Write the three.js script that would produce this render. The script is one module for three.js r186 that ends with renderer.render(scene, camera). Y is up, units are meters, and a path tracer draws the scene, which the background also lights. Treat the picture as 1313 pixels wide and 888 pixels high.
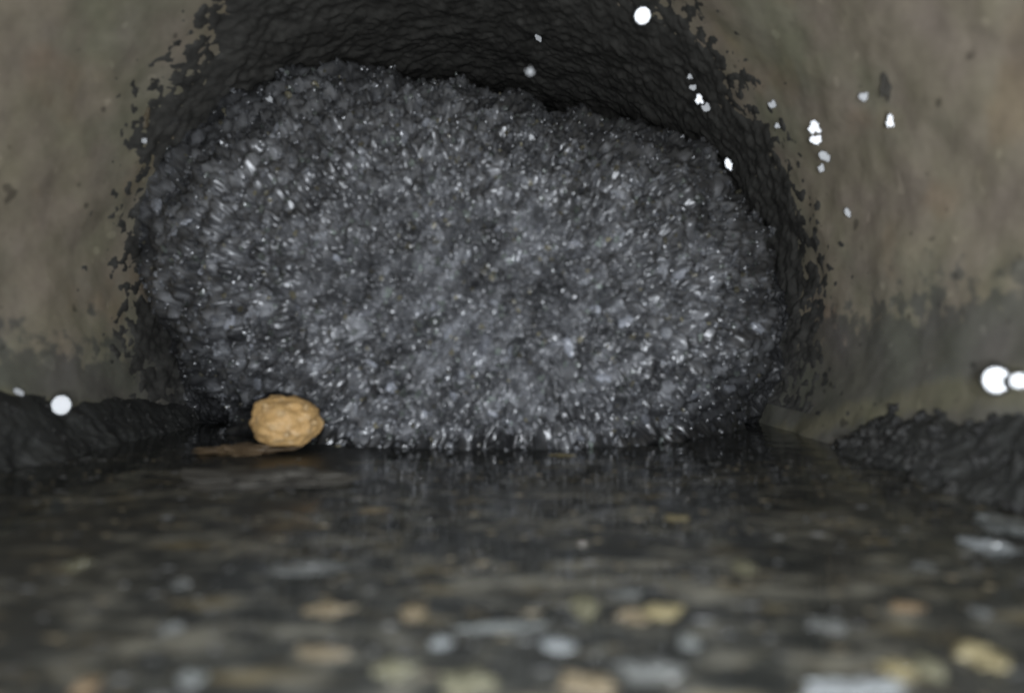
import * as THREE from 'three';
import { ImprovedNoise } from 'three/addons/math/ImprovedNoise.js';
import { mergeGeometries } from 'three/addons/utils/BufferGeometryUtils.js';

// ---------------------------------------------------------------- camera, sky, exposure, lamps' strength
const F = 855, CX = 656.5, CY = 444;                       // focal length and centre, in pixels of the photograph
const scene = new THREE.Scene();
scene.background = new THREE.Color(0.004, 0.0045, 0.005);  // a buried pipe: no daylight reaches it
const camera = new THREE.PerspectiveCamera(2 * Math.atan(CY / F) * 180 / Math.PI, 1313 / 888, 0.002, 20);
camera.position.set(0, 0, 0);
camera.lookAt(0, 0, -1);
camera.focus = 0.3;
camera.userData.fStop = 12;
const renderer = new THREE.WebGLRenderer({ antialias: true });
renderer.setSize(1024, 692);
renderer.toneMapping = THREE.LinearToneMapping;
renderer.toneMappingExposure = 1.0;
renderer.shadowMap.enabled = true;
scene.add(camera);
const LAMP_POWER = [0.0150, 0.0255, 0.0150, 0.0255];         // candela of each of the camera's four lamps; the left pair is dimmed to darken that side
const LAMP_R = 0.006;
const LAMPS = [[-0.021, 0.009], [0.021, 0.009], [-0.012, -0.0155], [0.012, -0.0155]];
const LAMP_Z = 0.0085;

// ---------------------------------------------------------------- helpers
let seed = 417;
const rnd = () => { seed = (seed * 1664525 + 1013904223) >>> 0; return seed / 4294967296; };
const rr = (a, b) => a + (b - a) * rnd();
const P = new ImprovedNoise();
const ns = (x, y, z) => P.noise(x, y, z);
function fbm(x, y, z, o = 4) { let s = 0, a = 1, t = 0; for (let i = 0; i < o; i++) { s += a * P.noise(x, y, z + i * 7.3); t += a; a *= 0.55; x *= 2.03; y *= 2.03; z *= 2.03; } return s / t; }
const clamp = (v, a = 0, b = 1) => Math.min(b, Math.max(a, v));
const sm = (a, b, v) => { const t = clamp((v - a) / (b - a)); return t * t * (3 - 2 * t); };
const mix = (a, b, t) => a + (b - a) * t;
const at = (px, py, d) => new THREE.Vector3((px - CX) / F * d, (CY - py) / F * d, -d);
const counts = {};
function numbered(n) { counts[n] = (counts[n] || 0) + 1; return counts[n] === 1 ? n : n + '_' + String(counts[n] - 1).padStart(3, '0'); }
function tag(o, label, category, group) { Object.assign(o.userData, { label, category }); if (group) o.userData.group = group; return o; }
function shade(o) { o.traverse((c) => { if (c.isMesh) { c.castShadow = true; c.receiveShadow = true; } }); return o; }
function mesh(name, g, m, parent = scene) { const o = new THREE.Mesh(g, m); o.name = numbered(name); parent.add(o); return shade(o); }
function grid(nu, nv, fn, closedU = false) {               // fn(u, v) -> [x, y, z]
  const p = [], uv = [], ix = [];
  for (let j = 0; j <= nv; j++) for (let i = 0; i <= nu; i++) { const q = fn(i / nu, j / nv); p.push(q[0], q[1], q[2]); uv.push(q[3] ?? i / nu, q[4] ?? j / nv); }
  const w = nu + 1;
  for (let j = 0; j < nv; j++) for (let i = 0; i < nu; i++) { const a = j * w + i; ix.push(a, a + 1, a + w, a + 1, a + w + 1, a + w); }
  const g = new THREE.BufferGeometry();
  g.setAttribute('position', new THREE.Float32BufferAttribute(p, 3));
  g.setAttribute('uv', new THREE.Float32BufferAttribute(uv, 2));
  g.setIndex(ix); g.computeVertexNormals();
  if (closedU) { const n = g.attributes.normal; for (let j = 0; j <= nv; j++) { const a = j * w, b = a + nu; const v = new THREE.Vector3(n.getX(a) + n.getX(b), n.getY(a) + n.getY(b), n.getZ(a) + n.getZ(b)).normalize(); n.setXYZ(a, v.x, v.y, v.z); n.setXYZ(b, v.x, v.y, v.z); } }
  return g;
}
function tex(w, h, fn, srgb) {                              // fn(u, v) -> linear [r, g, b]
  const d = new Uint8Array(w * h * 4), enc = (c) => srgb ? (c <= 0.0031308 ? c * 12.92 : 1.055 * c ** (1 / 2.4) - 0.055) : c;
  for (let j = 0; j < h; j++) for (let i = 0; i < w; i++) { const c = fn(i / w, j / h), k = (j * w + i) * 4; for (let n = 0; n < 3; n++) d[k + n] = Math.round(255 * clamp(enc(clamp(c[n])))); d[k + 3] = 255; }
  const t = new THREE.DataTexture(d, w, h, THREE.RGBAFormat);
  t.wrapS = t.wrapT = THREE.RepeatWrapping; t.magFilter = THREE.LinearFilter; t.minFilter = THREE.LinearFilter;
  if (srgb) t.colorSpace = THREE.SRGBColorSpace;
  t.needsUpdate = true; return t;
}
const col = (r, g, b) => new THREE.Color().setRGB(r, g, b);

// ---------------------------------------------------------------- the pipe
const PCX = -0.011, PCY = 0.012, PR = 0.1, WATER = -0.025;
const pipeR = (x0, y0, z) => PR + 0.0022 * fbm(x0 * 4, y0 * 4, z * 40, 3) + 0.0005 * fbm(x0 * 14, y0 * 14, z * 140, 2);
const wallX = (y, side) => PCX + side * Math.sqrt(PR * PR - (y - PCY) ** 2);
{
  // u runs round the pipe (0 = bottom, 0.25 = right, 0.5 = crown, 0.75 = left), v along it
  const Z0 = 0.06, Z1 = -0.42;
  const cmap = tex(2048, 1024, (u, v) => {
    const a = u * Math.PI * 2, x = Math.sin(a) * PR, y = -Math.cos(a) * PR, z = mix(Z0, Z1, v);
    const yy = y + PCY;
    const big = fbm(x * 28 + 3, y * 28, z * 28, 4), mid = fbm(x * 95, y * 95 + 5, z * 95, 4), fine = fbm(x * 420, y * 420, z * 420 + 2, 3);
    const ring = fbm(x * 20, y * 20, z * 260, 3);
    let r = 0.318, g = 0.272, b = 0.204;
    const olive = sm(-0.15, 0.3, big); r = mix(r, 0.255, olive); g = mix(g, 0.238, olive); b = mix(b, 0.172, olive);
    const red = sm(0.1, 0.4, fbm(x * 45 + 9, y * 45, z * 45 + 4, 3)); r *= 1 + 0.05 * red; g *= 1 - 0.02 * red; b *= 1 - 0.08 * red;
    // grey-green tone low on the wall, with a ragged upper edge
    const edge = x > 0 ? 0.012 + 0.1 * (z + 0.125) : 0.001;
    const greyLow = 0.75 * sm(0.004, -0.004, yy - edge + 0.012 * fbm(x * 60 + 31, y * 60, z * 60, 3) + 0.022 * fbm(x * 230, y * 230 + 4, z * 230, 4));
    r = mix(r, 0.108, greyLow); g = mix(g, 0.110, greyLow); b = mix(b, 0.098, greyLow);
    // pale scraped strip just over the sludge
    const strip = sm(0.005, 0.001, Math.abs(yy + 0.0075 - 0.25 * Math.min(0, z + 0.125) + 0.004 * fbm(x * 40, 7, z * 90, 3)) + 0.003 * mid);
    r = mix(r, 0.20, strip * 0.8); g = mix(g, 0.185, strip * 0.8); b = mix(b, 0.12, strip * 0.8);
    let k = 1 + 0.24 * mid + 0.18 * fine + 0.08 * ring + 0.25 * big;
    const vio = fbm(x * 70 + 140, y * 70, z * 70, 3); r *= 1 + 0.06 * vio; b *= 1 + 0.14 * vio;
    const pit = sm(0.42, 0.55, fbm(x * 210 + 50, y * 210, z * 210, 2)); k *= 1 - 0.5 * pit;
    const spot = sm(0.40, 0.5, fbm(x * 150 + 90, y * 150, z * 150, 2)); k *= 1 + 0.35 * spot;
    return [r * k, g * k, b * k];
  }, true);
  const bmap = tex(1024, 512, (u, v) => {
    const a = u * Math.PI * 2, x = Math.sin(a) * PR, y = -Math.cos(a) * PR, z = mix(Z0, Z1, v);
    const h = 0.5 + 0.35 * fbm(x * 120, y * 120, z * 120, 4) + 0.3 * fbm(x * 500, y * 500, z * 500, 2);
    return [h, h, h];
  });
  const m = new THREE.MeshPhysicalMaterial({ map: cmap, bumpMap: bmap, bumpScale: 0.0003, roughness: 0.62, clearcoat: 0.12, clearcoatRoughness: 0.35 });
  const gi = grid(420, 260, (u, v) => {
    const a = u * Math.PI * 2, z = mix(Z0, Z1, v), x0 = Math.sin(a), y0 = -Math.cos(a);
    const r = pipeR(x0, y0, z);
    return [PCX + x0 * r, PCY + y0 * r, z, u, v];
  }, true);
  const rear = grid(96, 6, (u, v) => { const a = u * Math.PI * 2; return [PCX + Math.sin(a) * PR, PCY - Math.cos(a) * PR, mix(1.2, Z0, v), u, 0.02]; }, true);
  const outer = grid(96, 8, (u, v) => { const a = -u * Math.PI * 2; return [PCX + Math.sin(a) * (PR + 0.016), PCY - Math.cos(a) * (PR + 0.016), mix(1.2, Z1, v), u, v]; }, true);
  const rimA = grid(96, 1, (u, v) => { const a = u * Math.PI * 2, r = PR + (1 - v) * 0.016; return [PCX + Math.sin(a) * r, PCY - Math.cos(a) * r, 1.2, u, 0]; }, true);
  const endFar = grid(96, 1, (u, v) => { const a = u * Math.PI * 2, r = (PR + 0.016) * (1 - v); return [PCX + Math.sin(a) * r, PCY - Math.cos(a) * r, Z1 - 0.002, u, 1]; }, true);
  const pipe = mesh('pipe_wall', mergeGeometries([gi, rear, outer, rimA, endFar]), m);
  m.side = THREE.DoubleSide;
  pipe.userData.kind = 'structure';
}

// ---------------------------------------------------------------- the water standing in the pipe
{
  const wmap = tex(1024, 1024, (u, v) => {
    const x = u * 0.26, z = v * 0.4;
    const big = fbm(x * 40, 3, z * 80, 4), mid = fbm(x * 170, 8, z * 340, 4), fine = fbm(x * 700, 1, z * 900, 3);
    const open = sm(0.48, 0.56, v + 0.10 * big + 0.12 * mid);   // the film of scum stops short of the plug
    const scum = sm(-0.08, 0.4, 0.7 * big + 0.9 * mid) * open;
        let r = mix(0.030, 0.135, scum), g = mix(0.031, 0.128, scum), b = mix(0.028, 0.102, scum);
    const tan = sm(0.12, 0.45, fbm(x * 90 + 40, 2, z * 330, 4)); const ta = tan * 0.7 * open; r = mix(r, 0.17, ta); g = mix(g, 0.135, ta); b = mix(b, 0.07, ta);
    const k = 1 + 0.6 * mid + 0.6 * fine;
    return [r * k, g * k, b * k];
  }, true);
  const rough = tex(512, 512, (u, v) => { const x = u * 0.26, z = v * 0.4; const s = sm(-0.1, 0.4, fbm(x * 50 + 5, 6, z * 80, 4)); const left = sm(0.20, 0.24, u) * sm(0.38, 0.34, u); return [0, mix(0.015, 0.55, Math.max(s * sm(0.53, 0.60, v), left * 0.8)), 0]; });
  const bump = tex(1024, 1024, (u, v) => { const x = u * 0.26, z = v * 0.4; const h = 0.5 + 0.3 * fbm(x * 60, 9, z * 90, 3) + 0.25 * fbm(x * 300, 4, z * 420, 3); return [h, h, h]; });
  const m = new THREE.MeshPhysicalMaterial({ map: wmap, roughness: 1, roughnessMap: rough, ior: 1.45, bumpMap: bump, bumpScale: 0.00005 });
  const half = Math.sqrt(PR * PR - (WATER - PCY) ** 2) + 0.004;
  const g = grid(300, 420, (u, v) => {
    const x = PCX + mix(-half, half, u), z = mix(0.05, -0.32, v);
    const y = WATER + 0.00016 * fbm(x * 60, 1, z * 160, 3) + 0.00006 * fbm(x * 240, 5, z * 420, 2);
    return [x, y, z, (x + 0.125) / 0.26, (z + 0.34) / 0.4];
  });
  const back = grid(2, 2, (u, v) => [PCX + mix(-half, half, u), WATER, mix(1.19, 0.05, v), 0, 0]);
  mesh('water', mergeGeometries([g, back]), m).userData.kind = 'structure';
}

// ---------------------------------------------------------------- the blockage: a domed plug of wet black grit
const OUT = [[962, 512], [994, 435], [998, 372], [974, 295], [942, 243], [915, 205], [872, 180], [825, 163], [760, 150], [700, 138], [640, 117], [590, 104], [530, 92], [480, 84], [430, 80], [380, 84], [320, 105], [270, 135], [225, 170], [190, 205], [172, 250], [175, 300], [188, 350], [208, 400], [235, 450], [266, 500], [304, 545], [335, 600], [420, 680], [600, 720], [800, 710], [900, 650], [920, 565]];
const OC = [610, 370];
const outTab = OUT.map(([x, y]) => [Math.atan2(y - OC[1], x - OC[0]), Math.hypot(x - OC[0], y - OC[1])]).sort((a, b) => a[0] - b[0]);
function outR(a) {
  a = ((a + Math.PI) % (2 * Math.PI) + 2 * Math.PI) % (2 * Math.PI) - Math.PI;
  const n = outTab.length;
  for (let i = 0; i < n; i++) {
    const p = outTab[i], q = outTab[(i + 1) % n]; let b0 = p[0], b1 = q[0]; let x = a;
    if (b1 < b0) { b1 += 2 * Math.PI; if (x < b0) x += 2 * Math.PI; }
    if (x >= b0 && x <= b1) { const t = (x - b0) / (b1 - b0); return mix(p[1], q[1], t * t * (3 - 2 * t)); }
  }
  return 400;
}
const frontDepth = (px, py, t) => 0.150 + 0.040 * Math.pow(t, 2.6) + 0.016 * Math.pow(clamp((430 - py) / 330), 1.4) + 0.008 * clamp((py - 470) / 90);
function plugPoint(a, t) {                                   // t 0..1 the face, 1..2 the shoulder running back to the pipe wall
  const R = outR(a) * (1 + 0.03 * ns(Math.cos(a) * 6, Math.sin(a) * 6, 2.2) + 0.02 * ns(Math.cos(a) * 19, Math.sin(a) * 19, 7.2));
  const tt = Math.min(t, 1), px = OC[0] + Math.cos(a) * R * tt, py = OC[1] + Math.sin(a) * R * tt;
  const p = at(px, py, frontDepth(px, py, tt));
  if (t > 1) {
    const s = t - 1, up = clamp(-Math.sin(a));
    let dx = p.x - PCX, dy = p.y - PCY; const r0 = Math.hypot(dx, dy), r1 = PR + 0.004;
    const r = mix(r0, Math.max(r1, r0 + 0.002), Math.pow(s, 1.7));
    p.x = PCX + dx / r0 * r; p.y = PCY + dy / r0 * r;
    p.z -= (0.028 + 0.10 * up) * Math.pow(s, 0.75);
  }
  return p;
}
function grime(x, y, z) {                                    // how pale the matted grit is: clumps of black and grey, drawn out along one diagonal
  const u = x * 0.8 + y * 0.6, v = (y * 0.8 - x * 0.6) * 1.5;
  return clamp(0.5 + 0.55 * fbm(u * 62 + 33, v * 62, z * 62, 2) + 0.85 * fbm(u * 140 + 3, v * 170, z * 170, 2) + 0.55 * fbm(x * 420, y * 420, z * 420 + 6, 2));
}
const rimShade = (x, y, z, t) => sm(1.12, 0.84, t + 0.40 * fbm(x * 90, y * 90 + 9, z * 90, 3) + (x > 0 && y > 0.02 ? 0.10 : 0) + 0.22 * sm(0.03, 0.06, x) * sm(0.0, -0.02, y));  // darkens the plug colours towards the rim in place of shade; shoulder stays black
const NA = 880, NT = 300;
let plugGeo;
const plug = new THREE.Group();
{
  const tOf = (v) => 1.6 * v + 0.4 * v * v;                // v 0..1 -> t 0..2
  const g = grid(NA, NT, (u, v) => { const p = plugPoint(-u * Math.PI * 2, Math.max(0.001, tOf(v))); return [p.x, p.y, p.z, u, v]; }, true);
  const pos = g.attributes.position, nor = g.attributes.normal, cl = new Float32Array(pos.count * 3);
  const w = NA + 1;
  for (let j = 0; j <= NT; j++) for (let i = 0; i <= NA; i++) {
    const k = j * w + i, kk = i === NA ? j * w : k;
    const x = pos.getX(kk), y = pos.getY(kk), z = pos.getZ(kk);
    const t = tOf(j / NT);
    const sx = x * 0.8 + y * 0.6, sy = (y * 0.8 - x * 0.6) * 1.5;
    const lump = 0.0060 * fbm(sx * 70, sy * 70, z * 70, 3), mid = 0.0046 * fbm(sx * 260 + 4, sy * 260, z * 260, 4), fine = 0.0012 * ns(x * 900, y * 900, z * 900);
    const crev = -0.0022 * Math.pow(1 - Math.abs(fbm(x * 150 + 21, y * 130, z * 150, 2)) * 2.2 > 0 ? 1 - Math.abs(fbm(x * 150 + 21, y * 130, z * 150, 2)) * 2.2 : 0, 3);
    const under = -0.0045 * Math.exp(-(((y - WATER - 0.0012) / 0.0022) ** 2)) * (t < 1.3 ? 1 : 0);
    const h = (lump + (mid + fine + crev) * mix(1, 0.45, sm(0.75, 1, t))) * sm(0, 0.02, t) + under;
    pos.setXYZ(k, x + nor.getX(kk) * h, y + nor.getY(kk) * h, z + nor.getZ(kk) * h);
    const waterlineDark = sm(0.0034, 0.0022, Math.abs(y - WATER - 0.0012) + 0.0022 * fbm(x * 160, y * 160, z * 160 + 5, 3)), f = (1 - waterlineDark) * rimShade(x, y, z, t);  // plug colour drops to near black along the waterline
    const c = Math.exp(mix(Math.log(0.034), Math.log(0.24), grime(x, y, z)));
    const q = mix(waterlineDark > 0.5 ? 0.018 : 0.036, c, f);
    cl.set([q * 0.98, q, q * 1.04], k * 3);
  }
  g.setAttribute('color', new THREE.BufferAttribute(cl, 3));
  g.computeVertexNormals();
  plugGeo = g;
  plug.name = numbered('blockage');
  tag(plug, 'large domed plug of wet black grit filling the pipe above the water', 'blockage');
  scene.add(plug);
  const m = new THREE.MeshPhysicalMaterial({ vertexColors: true, roughness: 0.42, clearcoat: 0.9, clearcoatRoughness: 0.27 });
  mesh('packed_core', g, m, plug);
}
function lumpGeo(detail, jag, k, flat = true) {             // an angular stone about 1 across
  const g = new THREE.IcosahedronGeometry(0.5, detail), p = g.attributes.position;
  for (let i = 0; i < p.count; i++) {
    const x = p.getX(i), y = p.getY(i), z = p.getZ(i), s = 1 + jag * (ns(x * 2.6 + k * 5.1, y * 2.6, z * 2.6 + k) + 0.5 * ns(x * 6 + k, y * 6 + k * 2, z * 6));
    p.setXYZ(i, x * s, y * s, z * s);
  }
  if (flat) g.computeVertexNormals();
  else { const n = g.attributes.normal, v = new THREE.Vector3(), e = 0.06; // smooth normals from position on the deformed ball
    for (let i = 0; i < p.count; i++) { v.fromBufferAttribute(p, i).normalize(); n.setXYZ(i, v.x, v.y, v.z); } }
  return g;
}
function plugSpot(a, t) {                                    // point and normal on the finished face
  const v = t <= 0 ? 0 : (-1.6 + Math.sqrt(2.56 + 1.6 * t)) / 0.8;
  const j = Math.round(clamp(v) * NT), i = Math.round((((-a / (2 * Math.PI)) % 1) + 1) % 1 * NA), k = j * (NA + 1) + i;
  return [new THREE.Vector3().fromBufferAttribute(plugGeo.attributes.position, k), new THREE.Vector3().fromBufferAttribute(plugGeo.attributes.normal, k)];
}
{
  const N = 9500, V = 4;
  const gm = new THREE.MeshPhysicalMaterial({ color: 0xffffff, roughness: 0.36, clearcoat: 1, clearcoatRoughness: 0.27 });
  const sets = [];
  for (let k = 0; k < V; k++) { const im = new THREE.InstancedMesh(lumpGeo(1, 0.85, k + 1), gm, N / V); im.name = numbered('grit'); im.userData.kind = 'stuff'; sets.push(im); plug.add(im); im.castShadow = im.receiveShadow = true; }
  const M = new THREE.Matrix4(), Q = new THREE.Quaternion(), E = new THREE.Euler(), S = new THREE.Vector3(), C = new THREE.Color();
  const up = new THREE.Vector3(0, 0, 1), Q2 = new THREE.Quaternion();
  let n = 0;
  while (n < N) {
    const a = rr(-Math.PI, Math.PI), t = Math.sqrt(rnd()) * 1.12;
    const [p, nn] = plugSpot(a, t);
    if (p.y < WATER - 0.003 || (Math.abs(p.y - WATER - 0.001) < 0.0022 && rnd() < 0.35)) continue;
    const cl = fbm(p.x * 130 + 7, p.y * 130, p.z * 130 + 2, 3);
    if (t > 0.9 && rnd() < 0.5) continue;
    if (rnd() > 0.62 + 0.9 * cl) continue;
    let s = 0.0008 + 0.0011 * rnd() * rnd() + 0.0008 * Math.max(0, cl) + (rnd() < 0.05 ? 0.0014 * rnd() : 0);
    E.set(rr(0, 6.3), rr(0, 6.3), rr(0, 6.3)); Q.setFromEuler(E);
    S.set(s * rr(0.7, 1.4), s * rr(0.7, 1.4), s * rr(0.5, 1.0));
    p.addScaledVector(nn, -s * 0.12);
    M.compose(p, Q, S);
    const im = sets[n % V], id = Math.floor(n / V);
    im.setMatrixAt(id, M);
    const v = rnd(); let c = Math.exp(mix(Math.log(0.036), Math.log(0.26), clamp(grime(p.x, p.y, p.z) + 0.3 * (v - 0.5)))); c = mix(0.04, c, rimShade(p.x, p.y, p.z, t));
    
    const tint = rnd();
    if (tint < 0.04) C.setRGB(c * 1.15, c * 1.05, c * 0.7); else if (tint < 0.12) C.setRGB(c * 0.92, c * 1.05, c * 0.95); else C.setRGB(c * 0.97, c, c * 1.06);
    im.setColorAt(id, C); n++;
  }
  // larger stones and flakes that stand out of the face
  const big = [[240, 300, 30], [205, 262, 22], [620, 440, 26], [655, 452, 20], [575, 425, 18], [875, 350, 26], [735, 320, 20], [520, 180, 24], [545, 165, 22], [690, 290, 18], [800, 410, 20], [760, 395, 16], [430, 330, 18], [385, 395, 16], [300, 410, 20], [330, 440, 18], [470, 400, 18], [560, 395, 20], [640, 300, 16], [840, 285, 18], [935, 330, 16], [985, 350, 18], [970, 420, 16], [850, 470, 20], [815, 490, 18], [725, 445, 22], [590, 480, 18], [505, 490, 16], [395, 225, 18], [320, 235, 20], [455, 255, 16], [560, 270, 18], [720, 215, 20], [775, 245, 16], [610, 215, 16], [355, 165, 18], [420, 150, 16], [480, 120, 16], [900, 430, 18], [270, 350, 18], [770, 480, 18], [815, 528, 18], [860, 524, 16], [785, 552, 12], [740, 552, 12], [700, 560, 10], [655, 532, 14], [630, 520, 12], [548, 520, 14], [580, 508, 14], [600, 545, 12], [470, 545, 14], [425, 528, 14], [430, 475, 12], [330, 490, 16], [345, 500, 14], [935, 497, 16], [1000, 496, 12], [905, 520, 12], [250, 285, 26], [290, 405, 18], [880, 500, 18], [660, 500, 16], [545, 515, 14], [480, 465, 16]];
  const gs = [0, 1, 2].map((k) => lumpGeo(2, 0.55, k + 11));
  const cs = [0.14, 0.22, 0.32].map((c) => new THREE.MeshPhysicalMaterial({ color: col(c * 0.96, c, c * 1.1), roughness: 0.34, clearcoat: 0.5, clearcoatRoughness: 0.15 }));
  big.forEach(([px, py, s], i) => {
    const a = Math.atan2(py - OC[1], px - OC[0]), t = Math.hypot(px - OC[0], py - OC[1]) / outR(a);
    const [p, nn] = plugSpot(a, Math.min(t, 1));
    const o = mesh('stone', gs[i % 3], cs[Math.floor(rnd() * 3)], plug);
    const d = s * 0.17 / F * 0.85;
    o.position.copy(p).addScaledVector(nn, d * 0.02);
    o.quaternion.setFromUnitVectors(up, nn).multiply(Q2.setFromAxisAngle(up, rr(0, 6.3)));
    o.scale.set(d * rr(0.8, 1.5), d * rr(0.7, 1), d * rr(0.35, 0.55));
  });
}

{                                                            // black sludge on the crown, spread down the walls as painted shade, with real relief
  const ths = [], g = grid(760, 260, (u, v) => {
    const a = mix(0.20, 0.80, u) * Math.PI * 2 + Math.PI * 0, z = mix(-0.150, -0.36, v), x0 = Math.sin(a), y0 = -Math.cos(a);
    const x = x0 * PR, y = y0 * PR;
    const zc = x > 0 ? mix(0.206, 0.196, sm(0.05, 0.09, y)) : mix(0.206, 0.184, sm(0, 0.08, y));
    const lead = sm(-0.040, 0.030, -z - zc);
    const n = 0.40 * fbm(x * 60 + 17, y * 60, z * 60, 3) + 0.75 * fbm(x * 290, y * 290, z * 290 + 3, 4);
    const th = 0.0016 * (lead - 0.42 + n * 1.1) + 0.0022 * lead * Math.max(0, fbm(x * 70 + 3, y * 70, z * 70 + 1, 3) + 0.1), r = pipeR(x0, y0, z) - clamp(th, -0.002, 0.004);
    ths.push(th); return [PCX + x0 * r, PCY + y0 * r, z, u * 6, v * 3];
  });
  const pos = g.attributes.position, cl = new Float32Array(pos.count * 3);
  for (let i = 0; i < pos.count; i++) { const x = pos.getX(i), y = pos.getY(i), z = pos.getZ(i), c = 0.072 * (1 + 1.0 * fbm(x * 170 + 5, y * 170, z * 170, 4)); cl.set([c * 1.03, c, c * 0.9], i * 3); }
  g.setAttribute('color', new THREE.BufferAttribute(cl, 3));
  mesh('sludge_and_shade', g, new THREE.MeshPhysicalMaterial({ vertexColors: true, roughness: 0.5, clearcoat: 0.6, clearcoatRoughness: 0.25, side: THREE.DoubleSide }), plug);
}

// ---------------------------------------------------------------- black sludge banked on both walls at the waterline
function sludge(side, z0, z1, top, thick, label, sd) {
  const g = grid(360, 90, (u, v) => {
    const z = mix(z0, z1, u), yt = top(z, u), yb = WATER - 0.006, y = mix(yb, yt, v);
    const end = Math.pow(clamp(Math.sin(Math.PI * clamp(u * 1.0)) * 3), 0.5);
    const n = 0.62 + 0.45 * fbm(z * 60 + sd, y * 60, sd, 2) + 0.22 * fbm(z * 260 + sd, y * 260, sd, 4);
    const th = -0.0012 + end * thick * Math.pow(clamp(Math.min(1, (1 - v) * 4.5)), 0.6) * (0.35 + 0.65 * (1 - v)) * Math.max(0.15, n) * 1.6;
    const wx = wallX(y, side), dx = wx - PCX, dy = y - PCY, l = Math.hypot(dx, dy);
    return [wx - dx / l * th, y - dy / l * th * 0.6, z, u * 4, v];
  });
  const pos = g.attributes.position, cl = new Float32Array(pos.count * 3);
  for (let i = 0; i < pos.count; i++) { const c = 0.036 * (1 + 0.9 * fbm(pos.getX(i) * 150, pos.getY(i) * 150, pos.getZ(i) * 150 + sd, 4)); cl.set([c * 1.02, c * 1.04, c * 0.96], i * 3); }
  g.setAttribute('color', new THREE.BufferAttribute(cl, 3));
  const root = new THREE.Group(); root.name = numbered('sludge_bank'); scene.add(root);
  const body = mesh('bank_body', g, new THREE.MeshPhysicalMaterial({ vertexColors: true, roughness: 0.6, clearcoat: 0.08, clearcoatRoughness: 0.4, side: THREE.DoubleSide }), root);
  const COUNT = side > 0 ? 420 : 160;
  const im = new THREE.InstancedMesh(lumpGeo(1, 0.8, 40 + sd), new THREE.MeshPhysicalMaterial({ color: 0xffffff, roughness: 0.7 }), COUNT);
  im.name = numbered('grit'); im.userData.kind = 'stuff'; im.castShadow = im.receiveShadow = true; root.add(im);
  const M = new THREE.Matrix4(), E = new THREE.Euler(), Q = new THREE.Quaternion(), p = new THREE.Vector3(), C = new THREE.Color();
  for (let i = 0; i < COUNT; i++) {
    const k = Math.floor(rnd() * 91) * 361 + Math.floor(rnd() * 361), sz = 0.0006 + (side > 0 ? 0.0026 : 0.001) * rnd() ** 4, c = Math.exp(rr(Math.log(0.02), Math.log(0.045)));
    p.fromBufferAttribute(pos, k); M.compose(p, Q.setFromEuler(E.set(rr(0, 6), rr(0, 6), rr(0, 6))), new THREE.Vector3(sz * rr(0.8, 1.6), sz, sz));
    im.setMatrixAt(i, M); im.setColorAt(i, C.setRGB(c * 1.04, c * 1.02, c * 0.94));
  }
  return tag(root, label, 'sludge');
}
sludge(1, -0.06, -0.172, (z) => { const d = -z; return -0.0135 + 0.10 * (0.145 - d) * 0.9 + 0.0035 * fbm(z * 170, 4, 1, 3) - 0.008 * sm(0.150, 0.172, d) - 0.0005; }, 0.0075, 'black lumpy sludge with a ragged top edge on the right wall', 3.3);
sludge(-1, -0.06, -0.245, (z) => { const d = -z; return -0.0085 - 0.12 * (d - 0.14) + 0.0022 * fbm(z * 110, 2, 8, 3); }, 0.006, 'smooth dark sludge band along the left wall at the waterline', 9.1);

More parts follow.
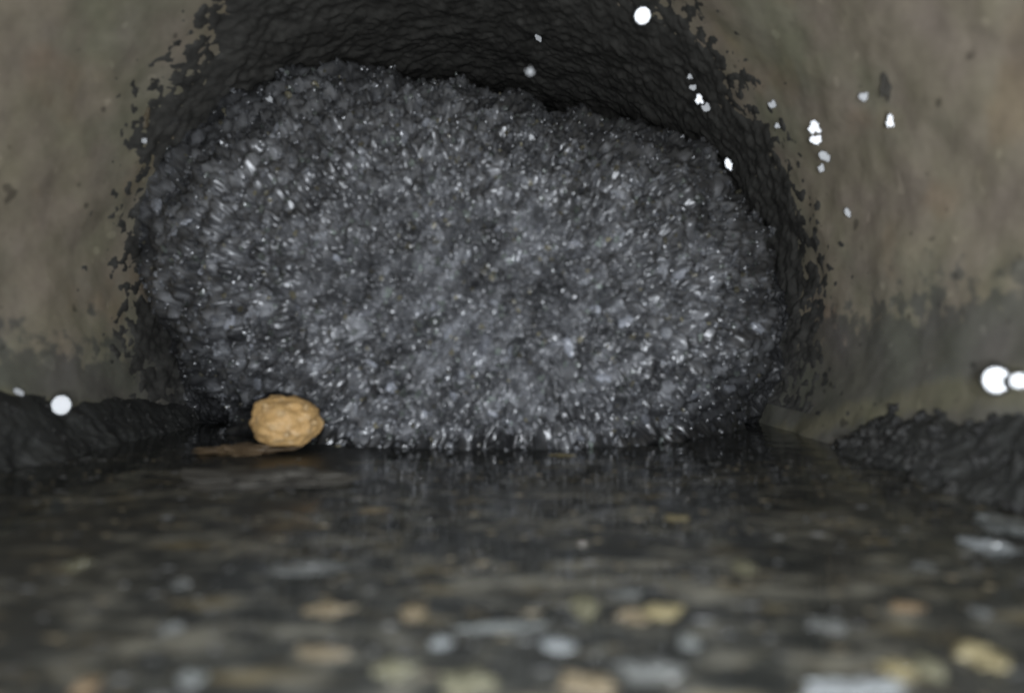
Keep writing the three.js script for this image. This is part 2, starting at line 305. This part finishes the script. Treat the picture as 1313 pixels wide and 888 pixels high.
// ---------------------------------------------------------------- tan lump at the waterline
{
  const g = new THREE.IcosahedronGeometry(1, 24), p = g.attributes.position, c = new Float32Array(p.count * 3);
  for (let i = 0; i < p.count; i++) {
    const x = p.getX(i), y = p.getY(i), z = p.getZ(i);
    const cell = Math.abs(fbm(x * 2.1 + 4, y * 2.1, z * 2.1, 2));
    const s = 1 + 0.22 * fbm(x * 1.5, y * 1.5 + 3, z * 1.5, 2) + 0.10 * fbm(x * 2.8, y * 2.8, z * 2.8 + 1, 2) + 0.025 * fbm(x * 9, y * 9, z * 9, 3);
    let yy = y * s; if (yy < -0.75) yy = -0.75 + (yy + 0.75) * 0.4;
    const sq = 1 / Math.pow(Math.pow(Math.abs(x), 3) + Math.pow(Math.abs(y), 3) + Math.pow(Math.abs(z), 3), 1 / 3);
    p.setXYZ(i, x * s * mix(1, sq, 0.4), yy * mix(1, sq, 0.4), z * s * mix(1, sq, 0.4));
    const n = fbm(x * 3, y * 3, z * 3 + 8, 4), f = fbm(x * 11, y * 11, z * 11, 3), k = 1 + 0.35 * f, pale = sm(0.05, 0.4, n);
    c.set([mix(0.56, 0.66, pale) * k, mix(0.35, 0.46, pale) * k, mix(0.14, 0.24, pale) * k], i * 3);
  }
  g.setAttribute('color', new THREE.BufferAttribute(c, 3)); g.computeVertexNormals();
  const m = new THREE.MeshPhysicalMaterial({ vertexColors: true, roughness: 0.7, clearcoat: 0.1, clearcoatRoughness: 0.4 });
  const root = new THREE.Group(); root.name = numbered('tan_lump'); scene.add(root);
  tag(root, 'crumbly orange tan lump resting at the waterline against the black plug', 'lump');
  const d = 0.157; root.position.copy(at(366, 572, d));
  const body = mesh('body', g, m, root); body.position.set(0, 0.0057, 0); body.scale.set(0.0077, 0.0060, 0.0068); body.rotation.set(0.1, 0.6, -0.12);
  const cg = lumpGeo(1, 0.5, 31), cm = new THREE.MeshPhysicalMaterial({ color: col(0.58, 0.40, 0.2), roughness: 0.6 });
  for (const [px, py, s, dz] of [[360, 530, 12, 0.0082], [368, 556, 11, 0.0083], [340, 520, 9, 0.0076], [392, 522, 9, 0.0072], [402, 542, 10, 0.006]]) {
    const o = mesh('crumb', cg, cm, root); o.position.copy(at(px, py, d - dz + 0.0008)).sub(root.position); o.scale.set(s * 0.00019, s * 0.00012, s * 0.00012); o.rotation.set(rr(0, 3), rr(0, 3), 0.5);
  }
}
// soft-sided scraps: floating or stuck
function scrapGeo(k, long) {
  const g = new THREE.IcosahedronGeometry(0.5, 5), p = g.attributes.position;
  for (let i = 0; i < p.count; i++) {
    const x = p.getX(i), y = p.getY(i), z = p.getZ(i), s = 1 + 1.3 * fbm(x * 2.6 + k * 3.7, y * 2.6, z * 2.6 + k, 3) + 0.25 * ns(x * 8 + k, y * 8, z * 8);
    p.setXYZ(i, x * s * long, y * s, z * s);
  }
  g.computeVertexNormals(); return g;
}
const SC = [0, 1, 2, 3, 4, 5].map((k) => scrapGeo(k, 1));
const MAT = {
  white: new THREE.MeshPhysicalMaterial({ color: col(0.17, 0.18, 0.18), roughness: 0.3, clearcoat: 1, clearcoatRoughness: 0.2 }),
  pale: new THREE.MeshPhysicalMaterial({ color: col(0.105, 0.11, 0.104), roughness: 0.35, clearcoat: 0.5, clearcoatRoughness: 0.2 }),
  tan: new THREE.MeshPhysicalMaterial({ color: col(0.118, 0.094, 0.058), roughness: 0.55, clearcoat: 0.2 }),
  yellow: new THREE.MeshPhysicalMaterial({ color: col(0.155, 0.13, 0.068), roughness: 0.55, clearcoat: 0.2 }),
  olive: new THREE.MeshPhysicalMaterial({ color: col(0.085, 0.08, 0.05), roughness: 0.55, clearcoat: 0.2 }),
  dirt: new THREE.MeshPhysicalMaterial({ color: col(0.06, 0.055, 0.045), roughness: 0.8 }),
  brown: new THREE.MeshPhysicalMaterial({ color: col(0.15, 0.105, 0.06), roughness: 0.55, clearcoat: 0.2 }),
  grey: new THREE.MeshPhysicalMaterial({ color: col(0.075, 0.077, 0.072), roughness: 0.4, clearcoat: 0.4, clearcoatRoughness: 0.2 }),
};
let si = 0;
function floater(px, py, w, h, m, label, tilt = 0, cat = 'scrap') {
  const d = -WATER * F / (py + h * 0.35 - CY), p = at(px, py, d);
  const o = mesh('floating_scrap', SC[si++ % 6], MAT[m]);
  const hs = h * d / F, view = Math.atan2(-WATER, d);
  o.position.set(p.x, WATER + hs * 0.10, -d);
  o.scale.set(w * d / F, Math.max(0.5 * hs, 0.0005), Math.min(hs / Math.sin(view) * 0.55, hs * 2.0));
  o.rotation.y = tilt;
  return tag(o, label, cat, 'scraps floating on the water');
}
floater(340, 604, 190, 46, 'dirt', 'low dark mound added in front of the tan lump to block its reflection', 0, 'sludge');  // mound added to block the reflection of the tan lump in the water
floater(312, 571, 110, 26, 'brown', 'flat brown scrap on the water against the left side of the tan lump');
floater(640, 801, 105, 15, 'pale', 'longest pale streaked scrap floating in the near water, left of centre', 0.15);
floater(716, 822, 46, 20, 'white', 'bright white slanting scrap just right of the long pale one', -0.4);
floater(566, 820, 24, 18, 'white', 'small round white scrap left of the long pale streaked one');
floater(1095, 874, 120, 34, 'white', 'broad white scrap at the bottom edge of the photo, right of centre', 0.2);
floater(1152, 853, 38, 32, 'yellow', 'yellow scrap touching the broad white one at the bottom');
floater(1190, 848, 34, 34, 'olive', 'dull olive scrap between the two yellow ones at lower right');
floater(1258, 832, 50, 44, 'yellow', 'yellow round scrap at lower right near the wall');
floater(1262, 692, 34, 24, 'white', 'bright hooked white scrap by the right wall below the sludge', 0.5);
floater(1288, 703, 46, 10, 'white', 'thin white sliver trailing from the hooked scrap at right');
floater(1298, 664, 60, 40, 'pale', 'grey pale scrap above the hooked white one at right');
floater(1306, 637, 40, 16, 'white', 'white tip at the right edge of the photo above the grey scrap', -0.5);
floater(845, 778, 60, 24, 'yellow', 'yellow elongated scrap in the middle of the near water', 0.3);
floater(812, 785, 40, 24, 'tan', 'tan scrap joined to the left end of the yellow elongated one', 0.2);
floater(748, 768, 34, 36, 'olive', 'olive scrap above the white slanting one');
floater(885, 818, 24, 22, 'pale', 'small pale scrap right of and below the yellow elongated one');
floater(752, 868, 60, 40, 'tan', 'large tan scrap at the bottom edge below the white slanting one');
floater(836, 852, 70, 36, 'grey', 'dull grey scrap right of the large tan one at the bottom');
floater(420, 776, 56, 20, 'tan', 'tan flat scrap in the left half of the near water');
floater(412, 833, 60, 18, 'tan', 'tan flat scrap directly below the other tan one at left');
floater(530, 778, 32, 26, 'tan', 'pinkish tan round scrap left of the long pale streak', 0, 'scrap');
floater(395, 722, 80, 26, 'grey', 'wide dull grey scrap above the tan ones at left');
floater(247, 863, 30, 24, 'pale', 'pale round scrap at the bottom left');
floater(220, 800, 24, 20, 'grey', 'small grey scrap above the pale round one at bottom left');
floater(102, 718, 26, 20, 'olive', 'small olive brown scrap alone in the far left water');
floater(230, 744, 24, 18, 'grey', 'small grey scrap right of the olive brown one at left');
floater(110, 875, 30, 26, 'brown', 'brown scrap at the bottom edge of the far left');
floater(480, 652, 34, 9, 'tan', 'thin tan sliver in the dark water below the plug', 0.2);
floater(868, 661, 26, 10, 'yellow', 'thin yellow sliver in the dark water right of centre');
floater(955, 722, 26, 24, 'olive', 'olive scrap alone in the dark water right of centre');
floater(805, 757, 46, 14, 'grey', 'grey sliver above the yellow elongated scrap', 0.3);
floater(1185, 722, 26, 14, 'grey', 'grey sliver left of the hooked white scrap');
floater(1256, 780, 20, 16, 'grey', 'small grey scrap below the hooked white one');
floater(1165, 775, 40, 14, 'brown', 'reddish brown sliver at right in the dim water');
floater(1060, 795, 40, 20, 'grey', 'dim grey scrap above the broad white one');
floater(600, 868, 60, 40, 'olive', 'olive scrap at the bottom edge below the long pale streak');
floater(505, 850, 50, 30, 'olive', 'olive scrap at the bottom left of the long pale streak');
floater(720, 582, 30, 5, 'yellow', 'tiny yellow sliver on the dark waterline under the plug');
// fine specks of scum that nobody could count
{
  const parts = [], base = lumpGeo(0, 0.5, 3), M = new THREE.Matrix4(), Q = new THREE.Quaternion(), E = new THREE.Euler();
  for (let i = 0; i < 2600; i++) {
    const d = mix(0.042, 0.15, Math.pow(rnd(), 1.2)), x = rr(-0.1, 0.085); if (Math.abs(x) > 0.8 * d + 0.01) continue;
    const dens = fbm(x * 60, 3, d * 90, 3); if (rnd() > 0.5 + dens * 1.6) continue;
    const s = rr(0.00025, 0.0007), g = base.clone(); E.set(rr(0, 6), rr(0, 6), rr(0, 6)); Q.setFromEuler(E);
    g.applyMatrix4(new THREE.Matrix4().makeRotationFromQuaternion(Q)); g.applyMatrix4(M.compose(new THREE.Vector3(x, WATER + 0.0001, -d), new THREE.Quaternion(), new THREE.Vector3(s * rr(1, 3.5), s * 0.35, s)));
    const b = Math.exp(rr(Math.log(0.035), Math.log(0.15))), k = rnd(), c = k < 0.45 ? [b * 1.15, b * 0.95, b * 0.6] : [b, b, b * 0.97], a = new Float32Array(g.attributes.position.count * 3);
    for (let j = 0; j < a.length; j += 3) a.set(c, j);
    g.setAttribute('color', new THREE.BufferAttribute(a, 3)); parts.push(g);
  }
  const o = mesh('scum_specks', mergeGeometries(parts), new THREE.MeshPhysicalMaterial({ vertexColors: true, roughness: 0.5, clearcoat: 0.2 }));
  tag(o, 'fine tan and grey specks scattered over the dark water', 'scum'); o.userData.kind = 'stuff';
}

// ---------------------------------------------------------------- wet beads that mirror one lamp each
const beadMat = new THREE.MeshPhysicalMaterial({ color: col(0.05, 0.055, 0.055), roughness: 0.05, ior: 1.5, specularIntensity: 0.16 });
function beadGeo() {                                        // a bead with a nearly flat front and a rounded rim, axis +z
  const pts = []; const N = 14;
  for (let i = 0; i <= 10; i++) { const r = i / 10 * 0.9; pts.push(new THREE.Vector2(Math.max(r, 1e-4), -r * r * 0.0015)); }
  for (let i = 1; i <= N; i++) { const a = i / N * Math.PI * 0.55; pts.push(new THREE.Vector2(0.9 + Math.sin(a) * 0.1, -0.0012 - (1 - Math.cos(a)) * 0.1)); }
  pts.push(new THREE.Vector2(0.85, -0.6)); pts.push(new THREE.Vector2(0.0001, -0.7));
  const g = new THREE.LatheGeometry(pts.reverse(), 40); g.rotateX(Math.PI / 2); return g;
}
const BEAD = beadGeo();
const RAGGED = [1, 2, 3, 4].map((k) => {                     // beads with a wandering outline
  const g = beadGeo(), p = g.attributes.position;
  for (let i = 0; i < p.count; i++) { const x = p.getX(i), y = p.getY(i), a = Math.atan2(y, x), s = 1 + 0.75 * ns(Math.cos(a) * 1.1 + k * 3.3, Math.sin(a) * 1.1, k) + 0.35 * ns(Math.cos(a) * 3, Math.sin(a) * 3 + k, 4); p.setX(i, x * s); p.setY(i, y * s); }
  g.computeVertexNormals(); return g;
});
let bi = 0;
const softBead = beadMat.clone(); softBead.roughness = 0.17; softBead.specularIntensity = 0.6;
const dullBead = softBead.clone(); dullBead.roughness = 0.3; dullBead.specularIntensity = 1;
function bead(px, py, d, rpx, lamp, label, sx = 1, rot = 0) {
  const p = at(px, py, d), L = new THREE.Vector3(LAMPS[lamp][0], LAMPS[lamp][1], LAMP_Z);
  const n = p.clone().negate().normalize().add(L.sub(p).normalize()).normalize();
  const o = mesh('water_bead', rpx > 10 ? BEAD : RAGGED[bi++ % 4], rpx > 10 ? beadMat : rpx > 6 ? softBead : dullBead); o.position.copy(p);
  o.quaternion.setFromUnitVectors(new THREE.Vector3(0, 0, 1), n);
  const r = rpx * d / F; o.scale.set(r * sx, r, r); o.rotateZ(rot);
  return tag(o, label, 'droplet', 'wet beads that catch the lamp');
}
const wallDepth = (px, py, inset = 0.001) => {               // depth at which the ray through a pixel meets the pipe wall
  const a = (px - CX) / F, b = (CY - py) / F, R = PR - inset, A = a * a + b * b, B = -(a * PCX + b * PCY), C = PCX * PCX + PCY * PCY - R * R;
  return (-B + Math.sqrt(B * B - A * C)) / A;
};
bead(1278, 487, wallDepth(1278, 487, 0.004), 20, 1, 'largest round white shining bead, on the right wall above the sludge', 0.86);
bead(1307, 488, wallDepth(1307, 488, 0.004), 11, 1, 'smaller white bead touching the largest one at the right edge');
bead(78, 519, wallDepth(78, 519, 0.006), 14.5, 0, 'round white shining bead on the left wall above the sludge', 0.85);
bead(824, 20, wallDepth(824, 20, 0.003), 12.5, 1, 'round white shining bead near the top on the dark crown');
const onPlug = (px, py) => { const a = Math.atan2(py - OC[1], px - OC[0]), t = Math.hypot(px - OC[0], py - OC[1]) / outR(a); return -plugSpot(a, Math.min(t, 1.9))[0].z - 0.0016; };
bead(897, 127, 0.196, 7, 1, 'bright bead on the black shoulder, upper right of the plug', 0.8);
bead(889, 112, 0.197, 4, 1, 'tiny bead just above the bright one on the black shoulder');
bead(690, 48, wallDepth(690, 48, 0.003), 4.5, 1, 'small bead on the dark crown, upper of two left of the round one');
bead(679, 92, wallDepth(679, 92, 0.06), 4.5, 0, 'small bead below another, over the top edge of the plug');
bead(682, 177, onPlug(682, 177), 5, 1, 'white glinting bead high on the plug face');
bead(673, 241, onPlug(673, 241), 4, 0, 'white glinting bead on the plug face below the high one');
bead(934, 210, 0.186, 7, 1, 'pale bead at the upper right rim of the plug', 0.7);
bead(345, 128, onPlug(345, 128), 4, 0, 'yellowish bead at the upper left rim of the plug');

// wet specks on the walls; each mirrors a lamp more or less sharply
const B = (px, py, r, lamp, label, sx = 1, rot = 0) => bead(px, py, wallDepth(px, py, 0.0016), r, lamp, label, sx, rot);
B(1045, 163, 9, 1, 'bright bead on the right wall, top of a short vertical line', 0.9);
B(1047, 179, 6.5, 1, 'bright bead joined under the top one of the vertical line');
B(1057, 200, 6, 3, 'pale bead in the middle of the vertical line on the right wall', 1.2);
B(1053, 216, 5, 3, 'pale bead at the foot of the vertical line on the right wall', 0.7);
B(1142, 155, 9, 1, 'upright bead on the right wall below a dark smear', 0.5);
B(1108, 124, 6, 3, 'bead left of the dark smear on the right wall', 0.8);
B(1087, 272, 5.5, 1, 'lone bead low on the tan right wall', 0.7);
B(990, 134, 4.5, 1, 'small bead at the dark edge of the right wall, upper of two');
B(997, 161, 3.5, 3, 'small bead at the dark edge of the right wall, lower of two');
B(184, 180, 4, 0, 'tiny bead on the left wall beside the plug');
B(23, 502, 4.5, 0, 'small bead at the left edge above the sludge', 1.3);
bead(905, 138, 0.196, 5, 1, 'bead just below the bright one on the black shoulder');
bead(885, 98, 0.197, 3.5, 1, 'topmost tiny bead in the line on the black shoulder');
function crumb(px, py, w, h, m, label, inset = 0.0006) {
  const d = wallDepth(px, py, inset), p = at(px, py, d), o = mesh('mineral_crumb', SC[si++ % 6], MAT[m]);
  o.position.copy(p); o.lookAt(0, 0, 0); o.scale.set(w * d / F, h * d / F, 0.0016);
  return tag(o, label, 'deposit', 'crumbs stuck on the pipe wall');
}
crumb(187, 150, 8, 24, 'tan', 'upright tan crumb on the left wall beside the plug');
crumb(1137, 106, 12, 34, 'dirt', 'dark upright smear of dirt on the upper right wall', 0.0001);

// ---------------------------------------------------------------- the inspection camera whose lamps light the pipe
{
  const root = new THREE.Group(); root.name = numbered('inspection_camera'); scene.add(root);
  tag(root, 'steel pipe inspection camera with four round lamps, behind the viewpoint', 'camera');
  const steel = new THREE.MeshStandardMaterial({ color: col(0.35, 0.35, 0.36), metalness: 1, roughness: 0.35 });
  const dark = new THREE.MeshStandardMaterial({ color: col(0.03, 0.03, 0.03), roughness: 0.5 });
  const prof = [[0.0001, 0.14], [0.018, 0.14], [0.024, 0.13], [0.032, 0.12], [0.032, 0.018], [0.030, 0.0155], [0.012, 0.0155], [0.0115, 0.017], [0.0001, 0.017]].map(([r, z]) => new THREE.Vector2(r, z));
  const h = new THREE.LatheGeometry(prof, 64); h.rotateX(Math.PI / 2); mesh('housing', h, steel, root);
  const ring = new THREE.TorusGeometry(0.009, 0.0016, 16, 48); mesh('lens_ring', ring, dark, root).position.z = 0.0155;
  const glow = new THREE.MeshStandardMaterial({ color: 0x222222, emissive: col(0.95, 1, 1.06), emissiveIntensity: 2 });
  LAMPS.forEach(([x, y], i) => {
    const l = mesh('lamp', new THREE.CylinderGeometry(LAMP_R, LAMP_R, 0.0012, 32).rotateX(Math.PI / 2), glow, root); l.position.set(x, y, 0.0150);
    const b = mesh('lamp_rim', new THREE.TorusGeometry(LAMP_R + 0.0006, 0.0006, 10, 32), dark, root); b.position.set(x, y, 0.0152);
    const s = new THREE.SpotLight(col(0.95, 1.0, 1.07), LAMP_POWER[i], 0, 1.35, 0.9, 2);
    s.position.set(x, y, LAMP_Z); s.target.position.set(x, y, -1); s.castShadow = true; s.shadow.radius = LAMP_R / 0.02; s.shadow.camera.near = 0.004; s.shadow.camera.far = 1; s.shadow.mapSize.set(1024, 1024);
    s.name = 'lamp_light_' + i; scene.add(s, s.target);
  });
}
renderer.render(scene, camera);
